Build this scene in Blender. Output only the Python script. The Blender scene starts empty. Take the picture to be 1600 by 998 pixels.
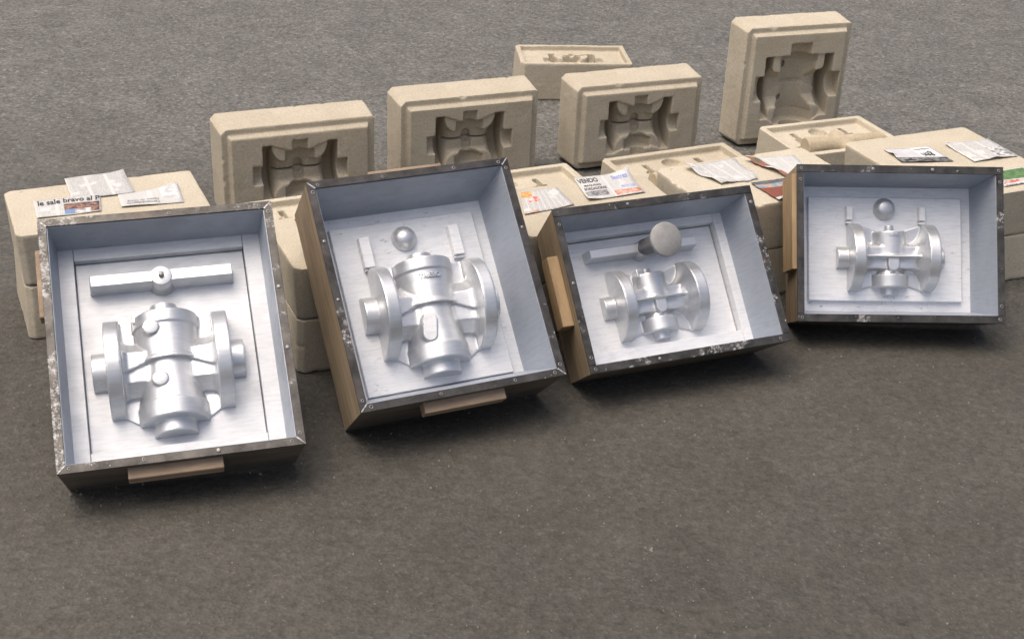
import bpy, bmesh, math, random
import numpy as np
from mathutils import Matrix, Vector

random.seed(7)
rng = np.random.default_rng(11)
scene = bpy.context.scene
COL = scene.collection

# ------------------------------------------------------------------ camera
PITCH, ROLL, CAM_H = 0.49193, 0.046585, 1.6
fw = Vector((0, math.cos(PITCH), -math.sin(PITCH)))
rt = Vector((1, 0, 0))
up = rt.cross(fw)
r2 = math.cos(ROLL) * rt + math.sin(ROLL) * up
u2 = -math.sin(ROLL) * rt + math.cos(ROLL) * up
cd = bpy.data.cameras.new('camera')
cam = bpy.data.objects.new('camera', cd)
COL.objects.link(cam)
m = Matrix((r2, u2, -fw)).transposed().to_4x4()
m.translation = (0, 0, CAM_H)
cam.matrix_world = m
cd.sensor_width = 36.0
cd.lens = 2221.95 / 1600 * 36.0
cd.clip_start, cd.clip_end = 0.05, 500
scene.camera = cam

# ------------------------------------------------------------------ light: bright overcast, soft sun from behind left
SUN_DIR = Vector((-0.28, -0.10, 0.95)).normalized()      # towards the sun
world = bpy.data.worlds.new('World')
scene.world = world
world.use_nodes = True
wn = world.node_tree
bg = wn.nodes['Background']
sky = wn.nodes.new('ShaderNodeTexSky')
sky.sky_type = 'NISHITA'
sky.sun_disc = False
sky.sun_elevation = math.asin(SUN_DIR.z)
sky.sun_rotation = math.atan2(SUN_DIR.x, SUN_DIR.y)
sky.air_density = 1.0
sky.dust_density = 9.0
sky.ozone_density = 0.5
wn.links.new(sky.outputs[0], bg.inputs[0])
bg.inputs[1].default_value = 0.145
sd = bpy.data.lights.new('sun', 'SUN')
sd.energy = 1.2
sd.angle = math.radians(60)
sd.color = (1.0, 0.95, 0.88)
sun = bpy.data.objects.new('sun', sd)
COL.objects.link(sun)
sun.rotation_euler = (-SUN_DIR).to_track_quat('-Z', 'Y').to_euler()
sun.location = (-2, 3, 6)
scene.view_settings.view_transform = 'Standard'
scene.view_settings.look = 'None'
scene.view_settings.exposure = 0.20
scene.view_settings.gamma = 1.0
scene.view_settings.use_curve_mapping = False

# ------------------------------------------------------------------ helpers: materials
class NT:
    """small wrapper for building node trees"""
    def __init__(s, name):
        s.m = bpy.data.materials.new(name)
        s.m.use_nodes = True
        s.t = s.m.node_tree
        s.b = s.t.nodes['Principled BSDF']
        s.tc = s.t.nodes.new('ShaderNodeTexCoord')
    def new(s, k, **kw):
        n = s.t.nodes.new(k)
        for a, v in kw.items():
            setattr(n, a, v)
        return n
    def link(s, a, b):
        s.t.links.new(a, b)
    def noise(s, scale, detail=3, rough=0.55, stretch=None, coord='Object', off=0.0):
        n = s.new('ShaderNodeTexNoise')
        n.inputs['Scale'].default_value = scale
        n.inputs['Detail'].default_value = detail
        n.inputs['Roughness'].default_value = rough
        mp = s.new('ShaderNodeMapping')
        mp.inputs['Location'].default_value = (off, off * .7, off * 1.3)
        if stretch:
            mp.inputs['Scale'].default_value = stretch
        s.link(s.tc.outputs[coord], mp.inputs[0])
        s.link(mp.outputs[0], n.inputs['Vector'])
        return n.outputs[0]
    def ramp(s, src, stops):
        r = s.new('ShaderNodeValToRGB')
        e = r.color_ramp.elements
        while len(e) < len(stops):
            e.new(0.5)
        for i, (p, c) in enumerate(stops):
            e[i].position = p
            e[i].color = (c, c, c, 1) if not hasattr(c, '__len__') else (*c, 1)
        s.link(src, r.inputs[0])
        return r.outputs[0]
    def mix(s, fac, a, b, mode='MIX'):
        n = s.new('ShaderNodeMix', data_type='RGBA', blend_type=mode)
        for sock, val in ((n.inputs['Factor'], fac), (n.inputs['A'], a), (n.inputs['B'], b)):
            if hasattr(val, 'is_output'):
                s.link(val, sock)
            elif hasattr(val, '__len__'):
                sock.default_value = (*val, 1)
            else:
                sock.default_value = val if sock.type == 'VALUE' else (val, val, val, 1)
        return n.outputs['Result']
    def math(s, op, a, b=None, c=None):
        n = s.new('ShaderNodeMath', operation=op)
        for i, val in enumerate((a, b, c)):
            if val is None:
                continue
            if hasattr(val, 'is_output'):
                s.link(val, n.inputs[i])
            else:
                n.inputs[i].default_value = val
        return n.outputs[0]
    def bump(s, src, strength, dist):
        n = s.new('ShaderNodeBump')
        n.inputs['Strength'].default_value = strength
        n.inputs['Distance'].default_value = dist
        s.link(src, n.inputs['Height'])
        return n
    def set(s, color=None, rough=None, metal=None, normal=None, spec=None):
        for k, v in (('Base Color', color), ('Roughness', rough), ('Metallic', metal), ('Specular IOR Level', spec)):
            if v is None:
                continue
            if hasattr(v, 'is_output'):
                s.link(v, s.b.inputs[k])
            else:
                s.b.inputs[k].default_value = (*v, 1) if hasattr(v, '__len__') else v
        if normal is not None:
            s.link(normal.outputs[0], s.b.inputs['Normal'])
        return s.m

def mat_sand(name, base, dark, off):
    t = NT(name)
    a = t.ramp(t.noise(7, 5, .65, off=off), [(.34, 0.0), (.66, 1.0)])
    c = t.mix(a, dark, base)
    st = t.ramp(t.noise(14, 5, .65, off=off + 3), [(.55, 0.0), (.8, 1.0)])
    c = t.mix(t.math('MULTIPLY', st, .35), c, (base[0] * .66, base[1] * .64, base[2] * .60))
    gm = t.ramp(t.noise(210, 4, .75, off=off), [(.28, .72), (.5, 1.0), (.70, 1.14)])
    c = t.mix(1.0, c, gm, 'MULTIPLY')
    dots = t.ramp(t.noise(48, 3, .6, off=off + 6), [(.735, 0.0), (.76, 1.0)])
    c = t.mix(t.math('MULTIPLY', dots, .6), c, (.20, .15, .10))
    g = t.noise(900, 2, .7)
    c = t.mix(t.ramp(g, [(.35, .16), (.6, 0.0)]), c, tuple(x * .45 for x in base))
    f = t.mix(.5, t.noise(700, 2, .7), t.noise(120, 3, .6))
    return t.set(c, .95, 0, t.bump(f, .55, .0022), .2)

SAND = [mat_sand('mould_sand_%s' % k, b, d, o) for k, b, d, o in (
    ('pale', (.54, .485, .38), (.48, .425, .325), 1.0),
    ('tan', (.51, .455, .355), (.45, .395, .30), 9.0),
    ('fawn', (.56, .505, .40), (.50, .445, .345), 23.0))]
CORE_SAND = mat_sand('core_sand', (.50, .425, .31), (.43, .36, .25), 40.0)

def mat_silver(name, base, metal, rough, off, flecks=0.0, grain=.3, brush=.5):
    t = NT(name)
    n1 = t.noise(5, 5, .65, off=off)
    c = t.mix(t.ramp(n1, [(.32, 0.0), (.7, 1.0)]), tuple(x * .86 for x in base), base)
    # brush streaks and thin patches in the paint
    br = t.ramp(t.noise(26, 5, .7, stretch=(1, 7, 1), off=off + 11), [(.36, .80), (.52, 1.0), (.70, 1.07)])
    c = t.mix(brush, c, t.mix(1.0, c, br, 'MULTIPLY'))
    dirt = t.ramp(t.noise(13, 6, .75, off=off + 21), [(.56, 0.0), (.74, 1.0)])
    c = t.mix(t.math('MULTIPLY', dirt, .30), c, (.33, .33, .32))
    if flecks > 0:
        fl = t.noise(46, 6, .75, stretch=(1, 2.6, 1), off=off + 5)
        zone = t.ramp(t.noise(5.5, 2, .5, off=off + 8), [(.46, 0.0), (.56, 1.0)])
        fm = t.math('MULTIPLY', t.ramp(fl, [(.60, 0.0), (.66, 1.0)]), zone)
        c = t.mix(t.math('MULTIPLY', fm, flecks), c, (.13, .13, .14))
    sp = t.ramp(t.noise(190, 3, .6, off=off), [(.68, 0.0), (.73, 1.0)])
    c = t.mix(t.math('MULTIPLY', sp, .4), c, (.28, .28, .29))
    r = t.ramp(t.noise(25, 4, .6, off=off), [(.3, rough - .06), (.7, rough + .12)])
    h = t.mix(.5, t.noise(30, 5, .6, stretch=(1, 9, 1), off=off), t.noise(420, 2, .6))
    return t.set(c, r, metal, t.bump(h, grain, .0012))

PATTERN_PAINT = mat_silver('silver_pattern_paint', (.67, .685, .705), .74, .37, 2.0, 0, .22, .35)
PANEL_PAINT = [mat_silver('silver_panel_paint_%s' % k, b, .24, .46, o, f, g) for k, o, f, g, b in (
    ('smooth', 1., .0, .25, (.60, .62, .65)), ('grained', 14., .55, .6, (.72, .735, .755)), ('plain', 31., .25, .35, (.80, .81, .825)), ('marked', 47., .9, .3, (.80, .815, .84)))]
SHADED_WALL_PAINT = mat_silver('silver_paint_shaded_wall', (.40, .44, .505), .35, .45, 60.0, .2, .3)  # silver darkened and blued: shade of the inner walls put into the colour

def mat_rim(name, amount, off):
    t = NT(name)
    c = t.mix(t.ramp(t.noise(24, 5, .65, off=off), [(.3, 0.0), (.7, 1.0)]), (.032, .030, .028), (.115, .108, .10))
    zone = t.ramp(t.noise(9, 4, .7, off=off + 2), [(.64 - amount * .26, 0.0), (.70 - amount * .26, 1.0)])
    sc = t.ramp(t.noise(105, 7, .8, off=off), [(.48, 0.0), (.60, 1.0)])
    msk = t.math('MULTIPLY', zone, sc)
    sp = t.ramp(t.noise(120, 3, .6, off=off + 4), [(.70, 0.0), (.73, 1.0)])
    msk = t.math('MAXIMUM', msk, t.math('MULTIPLY', sp, .8))
    c = t.mix(msk, c, (.62, .61, .59))
    rust = t.ramp(t.noise(17, 4, .6, off=off + 7), [(.60, 0.0), (.72, 1.0)])
    c = t.mix(t.math('MULTIPLY', rust, .30), c, (.14, .085, .055))
    r = t.ramp(msk, [(0, .40), (1, .85)])
    me = t.ramp(msk, [(0, .6), (1, 0.0)])
    return t.set(c, r, me, t.bump(t.noise(150, 4, .6), .3, .001))

RIM = [mat_rim('scuffed_steel_rim_%s' % k, a, o) for k, a, o in (('plastered', .42, 3.), ('clean', .12, 17.), ('speckled', .42, 29.), ('plain', .18, 44.))]
RIM_HEAVY = mat_rim('plaster_caked_steel_rim', .72, 71.)
def mat_steel():
    t = NT('screw_steel')
    c = t.mix(t.noise(200, 3), (.12, .115, .11), (.42, .41, .40))
    return t.set(c, .45, .6)
SCREW = mat_steel()
def mat_weld():
    t = NT('bare_weld_metal')
    c = t.mix(t.ramp(t.noise(140, 5, .7), [(.35, 0.0), (.6, 1.0)]), (.16, .155, .15), (.62, .61, .60))
    return t.set(c, .5, .5, t.bump(t.noise(260, 3), .5, .001))
WELD = mat_weld()
def mat_dark():
    t = NT('screw_recess_black')
    return t.set(t.mix(t.noise(90, 2), (.01, .01, .01), (.03, .03, .03)), .8)
DARK = mat_dark()

def mat_wood(name, light, dark, stretch, off):
    t = NT(name)
    g = t.noise(22, 6, .65, stretch=stretch, off=off)
    c = t.mix(t.ramp(g, [(.32, 0.0), (.66, 1.0)]), dark, light)
    g2 = t.noise(95, 4, .7, stretch=stretch, off=off + 4)
    c = t.mix(t.math('MULTIPLY', t.ramp(g2, [(.45, 0.0), (.6, 1.0)]), .35), c, tuple(x * .6 for x in dark))
    st = t.ramp(t.noise(6, 4, .6, off=off + 9), [(.5, 0.0), (.75, 1.0)])
    c = t.mix(t.math('MULTIPLY', st, .55), c, tuple(x * .5 for x in dark))
    return t.set(c, .75, 0, t.bump(g2, .4, .0015), .3)
WOOD_Y = mat_wood('raw_wood_upright', (.40, .32, .22), (.24, .18, .115), (1, .07, 1), 2.)
WOOD_X = mat_wood('raw_wood_level', (.21, .18, .145), (.12, .10, .08), (.07, 1, 1), 6.)
WOOD_H = mat_wood('handle_wood', (.44, .34, .24), (.28, .20, .14), (.1, .5, 1), 13.)
WOOD_HY = mat_wood('handle_wood_upright', (.46, .34, .20), (.30, .20, .11), (.5, .1, 1), 19.)

def mat_asphalt():
    t = NT('asphalt')
    # two laid areas: coarse grey behind, finer brown grey in front
    sep = t.new('ShaderNodeSeparateXYZ')
    t.link(t.tc.outputs['Object'], sep.inputs[0])
    y = t.math('ADD', sep.outputs['Y'], t.math('MULTIPLY', t.math('SUBTRACT', t.noise(1.3, 3), .5), 1.6))
    zone = t.ramp(t.math('MULTIPLY', y, .1), [(.30, 0.0), (.42, 1.0)])
    big = t.ramp(t.noise(1.6, 5, .62, off=3.), [(.3, 0.0), (.7, 1.0)])
    mid = t.ramp(t.noise(7, 5, .65, off=8.), [(.32, 0.0), (.68, 1.0)])
    front = t.mix(big, (.049, .0455, .038), (.074, .069, .058))
    front = t.mix(t.math('MULTIPLY', mid, .3), front, (.094, .087, .073))
    back = t.mix(t.math('MULTIPLY', mid, .7), (.108, .105, .095), (.158, .153, .139))
    c = t.mix(zone, front, back)
    vor = t.new('ShaderNodeTexVoronoi')
    vor.inputs['Scale'].default_value = 130
    t.link(t.tc.outputs['Object'], vor.inputs['Vector'])
    cell = t.new('ShaderNodeSeparateXYZ')
    t.link(vor.outputs['Color'], cell.inputs[0])
    agg = t.ramp(cell.outputs[0], [(0.0, .55), (.5, 1.0), (.9, 1.15), (1.0, 1.75)])
    c = t.mix(t.math('ADD', t.math('MULTIPLY', zone, .55), .33), c, t.mix(1.0, c, agg, 'MULTIPLY'))
    fine = t.ramp(t.noise(75, 5, .75, off=5.), [(.30, .48), (.5, 1.0), (.72, 1.5)])
    c = t.mix(.8, c, t.mix(1.0, c, fine, 'MULTIPLY'))
    pits = t.ramp(t.noise(26, 4, .7, off=12.), [(.24, .40), (.33, 1.0)])
    c = t.mix(1.0, c, pits, 'MULTIPLY')
    spk = t.ramp(t.noise(170, 2, .6, off=15.), [(.69, 0.0), (.73, 1.0)])
    c = t.mix(t.math('MULTIPLY', spk, .42), c, (.42, .40, .36))
    h = t.mix(.5, t.noise(75, 5, .75, off=5.), vor.outputs['Distance'])
    rr = t.ramp(t.noise(9, 4, .6, off=2.), [(.3, .62), (.7, .92)])
    return t.set(c, rr, 0, t.bump(h, .55, .006), .4)
ASPHALT = mat_asphalt()
def mat_grit():
    t = NT('road_grit')
    return t.set(t.mix(t.noise(40, 3), (.08, .075, .07), (.30, .28, .25)), .9)
GRIT = mat_grit()

# ------------------------------------------------------------------ helpers: objects
def add_obj(name, mesh, parent=None, mats=()):
    o = bpy.data.objects.new(name, mesh)
    COL.objects.link(o)
    if parent is not None:
        o.parent = parent
    for mt in mats:
        mesh.materials.append(mt)
    return o

def tag(o, label, cat, group=None):
    o['label'] = label
    o['category'] = cat
    if group:
        o['group'] = group
    return o

HEX = [(0, 3, 2, 1), (4, 5, 6, 7), (0, 1, 5, 4), (1, 2, 6, 5), (2, 3, 7, 6), (3, 0, 4, 7)]
def hexa(name, v, parent, mats, bevel=0.0, face_mat=None, segs=1):
    """v: 8 points, 0-3 back ring, 4-7 front ring (same order)"""
    bm = bmesh.new()
    vs = [bm.verts.new(p) for p in v]
    for i, f in enumerate(HEX):
        fc = bm.faces.new([vs[k] for k in f])
        if face_mat:
            fc.material_index = face_mat.get(i, 0)
    bmesh.ops.recalc_face_normals(bm, faces=bm.faces)
    if bevel:
        bmesh.ops.bevel(bm, geom=list(bm.edges), offset=bevel, segments=segs, profile=.6, affect='EDGES', clamp_overlap=True)
    me = bpy.data.meshes.new(name)
    bm.to_mesh(me)
    bm.free()
    return add_obj(name, me, parent, mats)

def block(name, x0, x1, y0, y1, z0, z1, parent, mats, bevel=.001, draft=0.0, segs=1):
    d = draft
    return hexa(name, [(x0, y0, z0), (x1, y0, z0), (x1, y1, z0), (x0, y1, z0),
                       (x0 + d, y0 + d, z1), (x1 - d, y0 + d, z1), (x1 - d, y1 - d, z1), (x0 + d, y1 - d, z1)], parent, mats, bevel, None, segs)

def lathe(name, prof, n, parent, mats, smooth=True, loc=(0, 0, 0)):
    """prof: (r, z) list revolved about z"""
    v, f = [], []
    for r, z in prof:
        for k in range(n):
            a = 2 * math.pi * k / n
            v.append((r * math.cos(a) + loc[0], r * math.sin(a) + loc[1], z + loc[2]))
    for i in range(len(prof) - 1):
        for k in range(n):
            f.append((i * n + k, i * n + (k + 1) % n, (i + 1) * n + (k + 1) % n, (i + 1) * n + k))
    f.append(tuple(range(n))[::-1])
    f.append(tuple((len(prof) - 1) * n + k for k in range(n)))
    me = bpy.data.meshes.new(name)
    me.from_pydata(v, [], f)
    if smooth:
        for p in me.polygons:
            p.use_smooth = len(p.vertices) == 4
    return add_obj(name, me, parent, mats)

# ------------------------------------------------------------------ helpers: solid modelling on a grid (surface nets)
def nets(name, func, lo, hi, h, sharp=33):
    """mesh of func(X,Y,Z) < 0, in millimetres, returned in metres"""
    ax = [np.arange(lo[i] - 1.5 * h + .137 * h, hi[i] + 2 * h, h, dtype=np.float32) for i in range(3)]
    X, Y, Z = np.meshgrid(*ax, indexing='ij', sparse=True)
    V = func(X, Y, Z).astype(np.float32)
    S = V < 0
    nx, ny, nz = V.shape
    acc = np.zeros((nx - 1, ny - 1, nz - 1, 3), np.float32)
    cnt = np.zeros((nx - 1, ny - 1, nz - 1), np.float32)
    quads = []
    for a in range(3):
        sl0 = [slice(None)] * 3; sl1 = [slice(None)] * 3
        sl0[a] = slice(0, -1); sl1[a] = slice(1, None)
        s0, s1 = S[tuple(sl0)], S[tuple(sl1)]
        I = np.argwhere(s0 != s1)
        v0 = V[tuple(sl0)][tuple(I.T)]; v1 = V[tuple(sl1)][tuple(I.T)]
        t = v0 / (v0 - v1)
        P = I.astype(np.float32).copy()
        P[:, a] += t
        b, c = (a + 1) % 3, (a + 2) % 3
        ok = (I[:, b] > 0) & (I[:, c] > 0) & (I[:, b] < V.shape[b] - 1) & (I[:, c] < V.shape[c] - 1)
        I, P = I[ok], P[ok]
        ring = []
        for db, dc in ((-1, -1), (0, -1), (0, 0), (-1, 0)):
            J = I.copy()
            J[:, b] += db; J[:, c] += dc
            np.add.at(acc, tuple(J.T), P)
            np.add.at(cnt, tuple(J.T), 1)
            ring.append(J)
        flip = s0[tuple(I.T)]
        quads.append((ring, flip))
    used = cnt > 0
    idx = -np.ones(cnt.shape, np.int64)
    idx[used] = np.arange(used.sum())
    pos = acc[used] / cnt[used][:, None]
    co = np.stack([ax[i][0] + pos[:, i] * h for i in range(3)], -1) * .001
    F = []
    for ring, flip in quads:
        q = np.stack([idx[tuple(J.T)] for J in ring], -1)
        q[~flip] = q[~flip][:, ::-1]
        F.append(q)
    F = np.concatenate(F)
    me = bpy.data.meshes.new(name)
    me.vertices.add(len(co)); me.vertices.foreach_set('co', co.astype(np.float32).ravel())
    me.loops.add(F.size); me.loops.foreach_set('vertex_index', F.astype(np.int32).ravel())
    me.polygons.add(len(F))
    me.polygons.foreach_set('loop_start', np.arange(0, F.size, 4, dtype=np.int32))
    me.polygons.foreach_set('use_smooth', np.ones(len(F), bool))
    me.update(calc_edges=True)
    me.validate()
    me.set_sharp_from_angle(angle=math.radians(sharp))
    return me

def smin(a, b, k):
    h = np.clip(.5 + .5 * (b - a) / k, 0, 1)
    return b + (a - b) * h - k * h * (1 - h)
def smax(a, b, k):
    return -smin(-a, -b, k)
def rbox2(d1, d2, r):
    """rounded intersection of two distances"""
    return np.minimum(np.maximum(d1, d2) + r, 0) + np.sqrt(np.maximum(d1 + r, 0) ** 2 + np.maximum(d2 + r, 0) ** 2) - r
def cylx(X, Y, Z, x0, x1, r, rr=1.5, sym=True):
    x = np.abs(X) if sym else X
    return rbox2(np.abs(x - (x0 + x1) / 2) - (x1 - x0) / 2, np.sqrt(Y * Y + Z * Z) - r, rr)
def revy(X, Y, Z, prof, rr=1.5, k=.95):
    ys = [p[0] for p in prof]; rs = [p[1] for p in prof]
    R = np.interp(Y, ys, rs)
    return rbox2(np.abs(Y - (ys[0] + ys[-1]) / 2) - (ys[-1] - ys[0]) / 2, (np.sqrt(X * X + Z * Z) - R) * k, rr)
def boxd(X, Y, Z, c, hs, r=1.0):
    dx, dy, dz = np.abs(X - c[0]) - hs[0], np.abs(Y - c[1]) - hs[1], np.abs(Z - c[2]) - hs[2]
    return rbox2(rbox2(dx, dy, r), dz, r)
def capsule2(X, Y, a, b, r):
    ba = (b[0] - a[0], b[1] - a[1]); L = ba[0] ** 2 + ba[1] ** 2
    h = np.clip(((X - a[0]) * ba[0] + (Y - a[1]) * ba[1]) / L, 0, 1)
    return np.sqrt((X - a[0] - ba[0] * h) ** 2 + (Y - a[1] - ba[1] * h) ** 2) - r

_lat = rng.random((40, 40, 40)).astype(np.float32)
def vnoise(X, Y, Z, s, off=0.0):
    x, y, z = X / s + off, Y / s + off * 1.7, Z / s + off * .6
    out = None
    xi, yi, zi = np.floor(x).astype(int), np.floor(y).astype(int), np.floor(z).astype(int)
    fx, fy, fz = x - xi, y - yi, z - zi
    fx, fy, fz = (q * q * (3 - 2 * q) for q in (fx, fy, fz))
    out = 0
    for a in (0, 1):
        for b in (0, 1):
            for c in (0, 1):
                w = (fx if a else 1 - fx) * (fy if b else 1 - fy) * (fz if c else 1 - fz)
                out = out + w * _lat[(xi + a) % 40, (yi + b) % 40, (zi + c) % 40]
    return out - .5

# ---- the two valve shapes, half relief above z = 0, millimetres
def valve_large(X, Y, Z, kind=1):
    ax = np.abs(X)
    def octo(yc):
        y = np.abs(Y - yc)
        return np.maximum(np.maximum(y, np.abs(Z)), (y + np.abs(Z)) * .7071)
    step = -19 * (np.clip(ax - 22, 0, 60) / 55) ** 1.4          # the skirt edge dips towards the flanges
    up_n = rbox2(octo(0) - np.interp(ax, [40, 78, 93], [45, 48, 56]), step - Y, 2)
    up_n = np.maximum(up_n, np.maximum(ax - 96, 30 - ax))
    lo_n = rbox2(octo(-24) - np.interp(ax, [36, 78, 93], [38, 41, 48]), Y - step - 1, 2)
    lo_n = np.maximum(lo_n, np.maximum(ax - 96, 24 - ax))
    body = revy(X, Y, Z, [(-2, 65), (3, 64.5), (9, 61.5), (50, 61), (72, 62), (74, 64.5), (100, 64.5)], 2)
    lowb = revy(X, Y, Z, [(-121, 66), (-87, 65.5), (-84, 63.5), (-60, 58), (-30, 54), (4, 53)], 2)
    d = smin(body, up_n, 4)
    dl = smin(lowb, lo_n, 6)
    d = smin(d, dl, 3)
    fl = cylx(X, Y, Z, 89, 118, 100, 2.5)
    d = smin(d, fl, 7)
    plate = np.maximum(np.maximum(ax - 94, np.abs(Y + 9) - 108), (ax * .55 - Y * .83) - 133)
    d = smin(d, rbox2(plate, Z - 5, 1), 4)
    d = np.minimum(d, cylx(X, Y, Z, 108, 146, 40, 1.2))
    if kind == 3:
        d = np.minimum(d, revy(X, Y, Z, [(90, 36), (138, 36)], 1.2))
    else:
        d = np.minimum(d, revy(X, Y, Z, [(90, 27), (128 if kind == 1 else 121, 27)], 1.2))
    d = np.minimum(d, revy(X, Y, Z, [(-146, 42), (-110, 42)], 1.2))
    if kind == 1:
        for (cx, cy, top) in ((-28, 63, 65), (-20, -44, 60)):
            d = smin(d, rbox2(np.sqrt((X - cx) ** 2 + (Y - cy) ** 2) - 15, Z - top, 1.2), 3)
        d = np.minimum(d, boxd(X, Y, Z, (-50, 99, 10), (12, 12, 20), 2))
    elif kind == 2:
        d = smin(d, rbox2(capsule2(X, Y, (-28, -69), (-22, -38), 14.5), Z - 63, 1.5), 4)
    elif kind == 3:
        for (cx, cy, top) in ((-30, 58, 70), (-36, -48, 62)):
            d = smin(d, rbox2(np.sqrt((X - cx) ** 2 + (Y - cy) ** 2) - 11, Z - top, 1.2), 3)
    return np.maximum(d, -Z - 3)

def valve_small(X, Y, Z, kind=4):
    ax = np.abs(X)
    bell = (np.sqrt(Y * Y + Z * Z) - np.interp(ax, [15, 30, 44, 56, 66, 76], [30, 30, 31, 36, 46, 64])) * .8
    bell = np.maximum(bell, ax - 82)
    pipe = rbox2(np.maximum(np.abs(Y - 13) - 14, ax - 80), Z - 33, 5)          # straight pipe above the web
    body = revy(X, Y, Z, [(-2, 42), (8, 40.5), (61, 40.5)], 2.0)
    lowb = revy(X, Y, Z, [(-73, 42.5), (-42, 42.5), (-40.5, 33), (-30, 28), (10, 24)], 2.0)
    d = smin(bell, body, 7)
    d = smin(d, lowb, 7)
    d = smin(d, pipe, 4)
    side = rbox2(np.maximum(np.abs(Y + 13) - 15, np.abs(ax - 36) - 25), Z - 31, 3)
    d = smin(d, side, 4)
    webz = 60 if kind == 5 else 46
    d = smin(d, rbox2(np.maximum(np.abs(Y) - 2.6, ax - 82), Z - webz, 1.0), 1.6)
    d = smin(d, rbox2(np.maximum(capsule2(X, Y, (0, 0), (0, -21), 13.5), Y - 1), Z - 42, 2), 4)
    fl = cylx(X, Y, Z, 75, 102, 81, 2.0)
    d = smin(d, fl, 8)
    plate = np.maximum(np.maximum(ax - 78, np.abs(Y) - 81), (np.abs(Y) - 54 - ax * .34))
    d = smin(d, rbox2(plate, Z - 5, 1), 4)
    d = np.minimum(d, cylx(X, Y, Z, 98, 128, 26.5, 1.2))
    if kind == 5:      # variant left in the sand moulds
        d = np.minimum(d, revy(X, Y, Z, [(55, 21), (92, 21)], 1.2))
        d = np.minimum(d, revy(X, Y, Z, [(-98, 22), (-60, 22)], 1.2))
        d = smin(d, rbox2(capsule2(X, Y, (0, -4), (0, 12), 12), Z - 52, 3), 3)
    else:
        d = np.minimum(d, revy(X, Y, Z, [(55, 11), (78, 11)], 1.2))
        d = np.minimum(d, revy(X, Y, Z, [(-90, 20), (-66, 20)], 1.2))
    if kind == 3:
        d = np.minimum(d, boxd(X, Y, Z, (-27, 64, 8), (9, 10, 20), 2))
    return np.maximum(d, -Z - 3)

# ------------------------------------------------------------------ ground
me = bpy.data.meshes.new('ground')
me.from_pydata([(-60, -30, 0), (60, -30, 0), (60, 120, 0), (-60, 120, 0)], [], [(0, 1, 2, 3)])
g = add_obj('ground', me, None, [ASPHALT])
g['kind'] = 'structure'

# loose grit lying on the asphalt
gv, gf = [], []
for k in range(2600):
    yy = random.uniform(1.3, 7.5)
    xx = random.uniform(-.5, .5) * (yy * .85 + .6)
    s = random.uniform(.0012, .0032) * (1.0 if random.random() < .95 else 1.8)
    a0 = random.random() * 6.28
    b = len(gv)
    for j in range(4):
        rr_ = s * random.uniform(.7, 1.3)
        gv.append((xx + rr_ * math.cos(a0 + j * 1.57), yy + rr_ * math.sin(a0 + j * 1.57), -.0005))
    for j in range(4):
        rr_ = s * random.uniform(.3, .7)
        gv.append((xx + rr_ * math.cos(a0 + j * 1.57), yy + rr_ * math.sin(a0 + j * 1.57), s * random.uniform(.5, .95)))
    gf += [(b, b + 1, b + 5, b + 4), (b + 1, b + 2, b + 6, b + 5), (b + 2, b + 3, b + 7, b + 6), (b + 3, b, b + 4, b + 7), (b + 4, b + 5, b + 6, b + 7)]
me = bpy.data.meshes.new('road_grit')
me.from_pydata(gv, [], gf)
gr = add_obj('road_grit', me, None, [GRIT])
gr['kind'] = 'stuff'
gr['label'] = 'fine loose grit scattered over the grey asphalt'
gr['category'] = 'grit'

# ------------------------------------------------------------------ sand moulds
def mould_field(w, d, t, seed, panel=None, tray=None, cavities=(), taper=6.0, chamfer=14.0, rough=1.0, chips=12):
    """block lying on its back: u in [0,w], v in [0,d], pattern side at z = t, back at z = 0 (mm)"""
    r = np.random.default_rng(seed)
    hw, hd = w / 2, d / 2
    ch = []
    for _ in range(chips):
        sx, sy, sz = r.choice([-1, 1]), r.choice([-1, 1]), r.choice([0, 1])
        e = r.integers(0, 3)
        if e == 0: c = (hw + r.uniform(-hw, hw) * .9, d * (sy > 0), t * sz)
        elif e == 1: c = (w * (sx > 0), hd + r.uniform(-hd, hd) * .9, t * sz)
        else: c = (w * (sx > 0), d * (sy > 0), t * r.random())
        ch.append((c, r.uniform(2, 6), r.uniform(4, 15)))
    def f(X, Y, Z):
        n = vnoise(X, Y, Z, 60, seed) * 2.2 * rough + vnoise(X, Y, Z, 17, seed + 3) * 1.4 * rough + vnoise(X, Y, Z, 7, seed + 6) * .9 * rough
        tp = taper * np.clip(Z / t, 0, 1)
        du, dv = np.abs(X - hw) - (hw - tp), np.abs(Y - hd) - (hd - tp)
        out = smax(du, dv, 1.0)
        chm = np.where(X < hw, chamfer, chamfer * .4)
        out = smax(out, (du + dv + chm) * .7071, 1.0)
        out = smax(smax(out, Z - t, 1.4), -Z, 1.4)
        if panel:
            ins, hgt, pc = panel
            pu, pv = np.abs(X - hw) - (hw - ins), np.abs(Y - hd) - (hd - ins)
            p = smax(smax(pu, pv, 2), (pu + pv + pc) * .7071, 2)
            p = smax(p + (Z - t) * .45, Z - t - hgt, 1.0)
            p = np.maximum(p, -(Z - t + 30))
            out = smin(out, p, 1.2)
        if tray:
            ins, dep = tray
            pu, pv = np.abs(X - hw) - (hw - ins), np.abs(Y - hd) - (hd - ins)
            p = smax(smax(pu, pv, 3) - (Z - t) * .12, -(Z - t + dep), 1.5)
            out = smax(out, -p, 1.4)
        for cav in cavities:
            out = smax(out, -cav(X, Y, Z), 1.2)
        for (c, rad, el) in ch:
            q = np.sqrt(((X - c[0]) / el) ** 2 + ((Y - c[1]) / el) ** 2 + ((Z - c[2]) / rad) ** 2)
            out = smax(out, -(q - 1) * rad, 2.0)
        return out + n * .5
    return f

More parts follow.
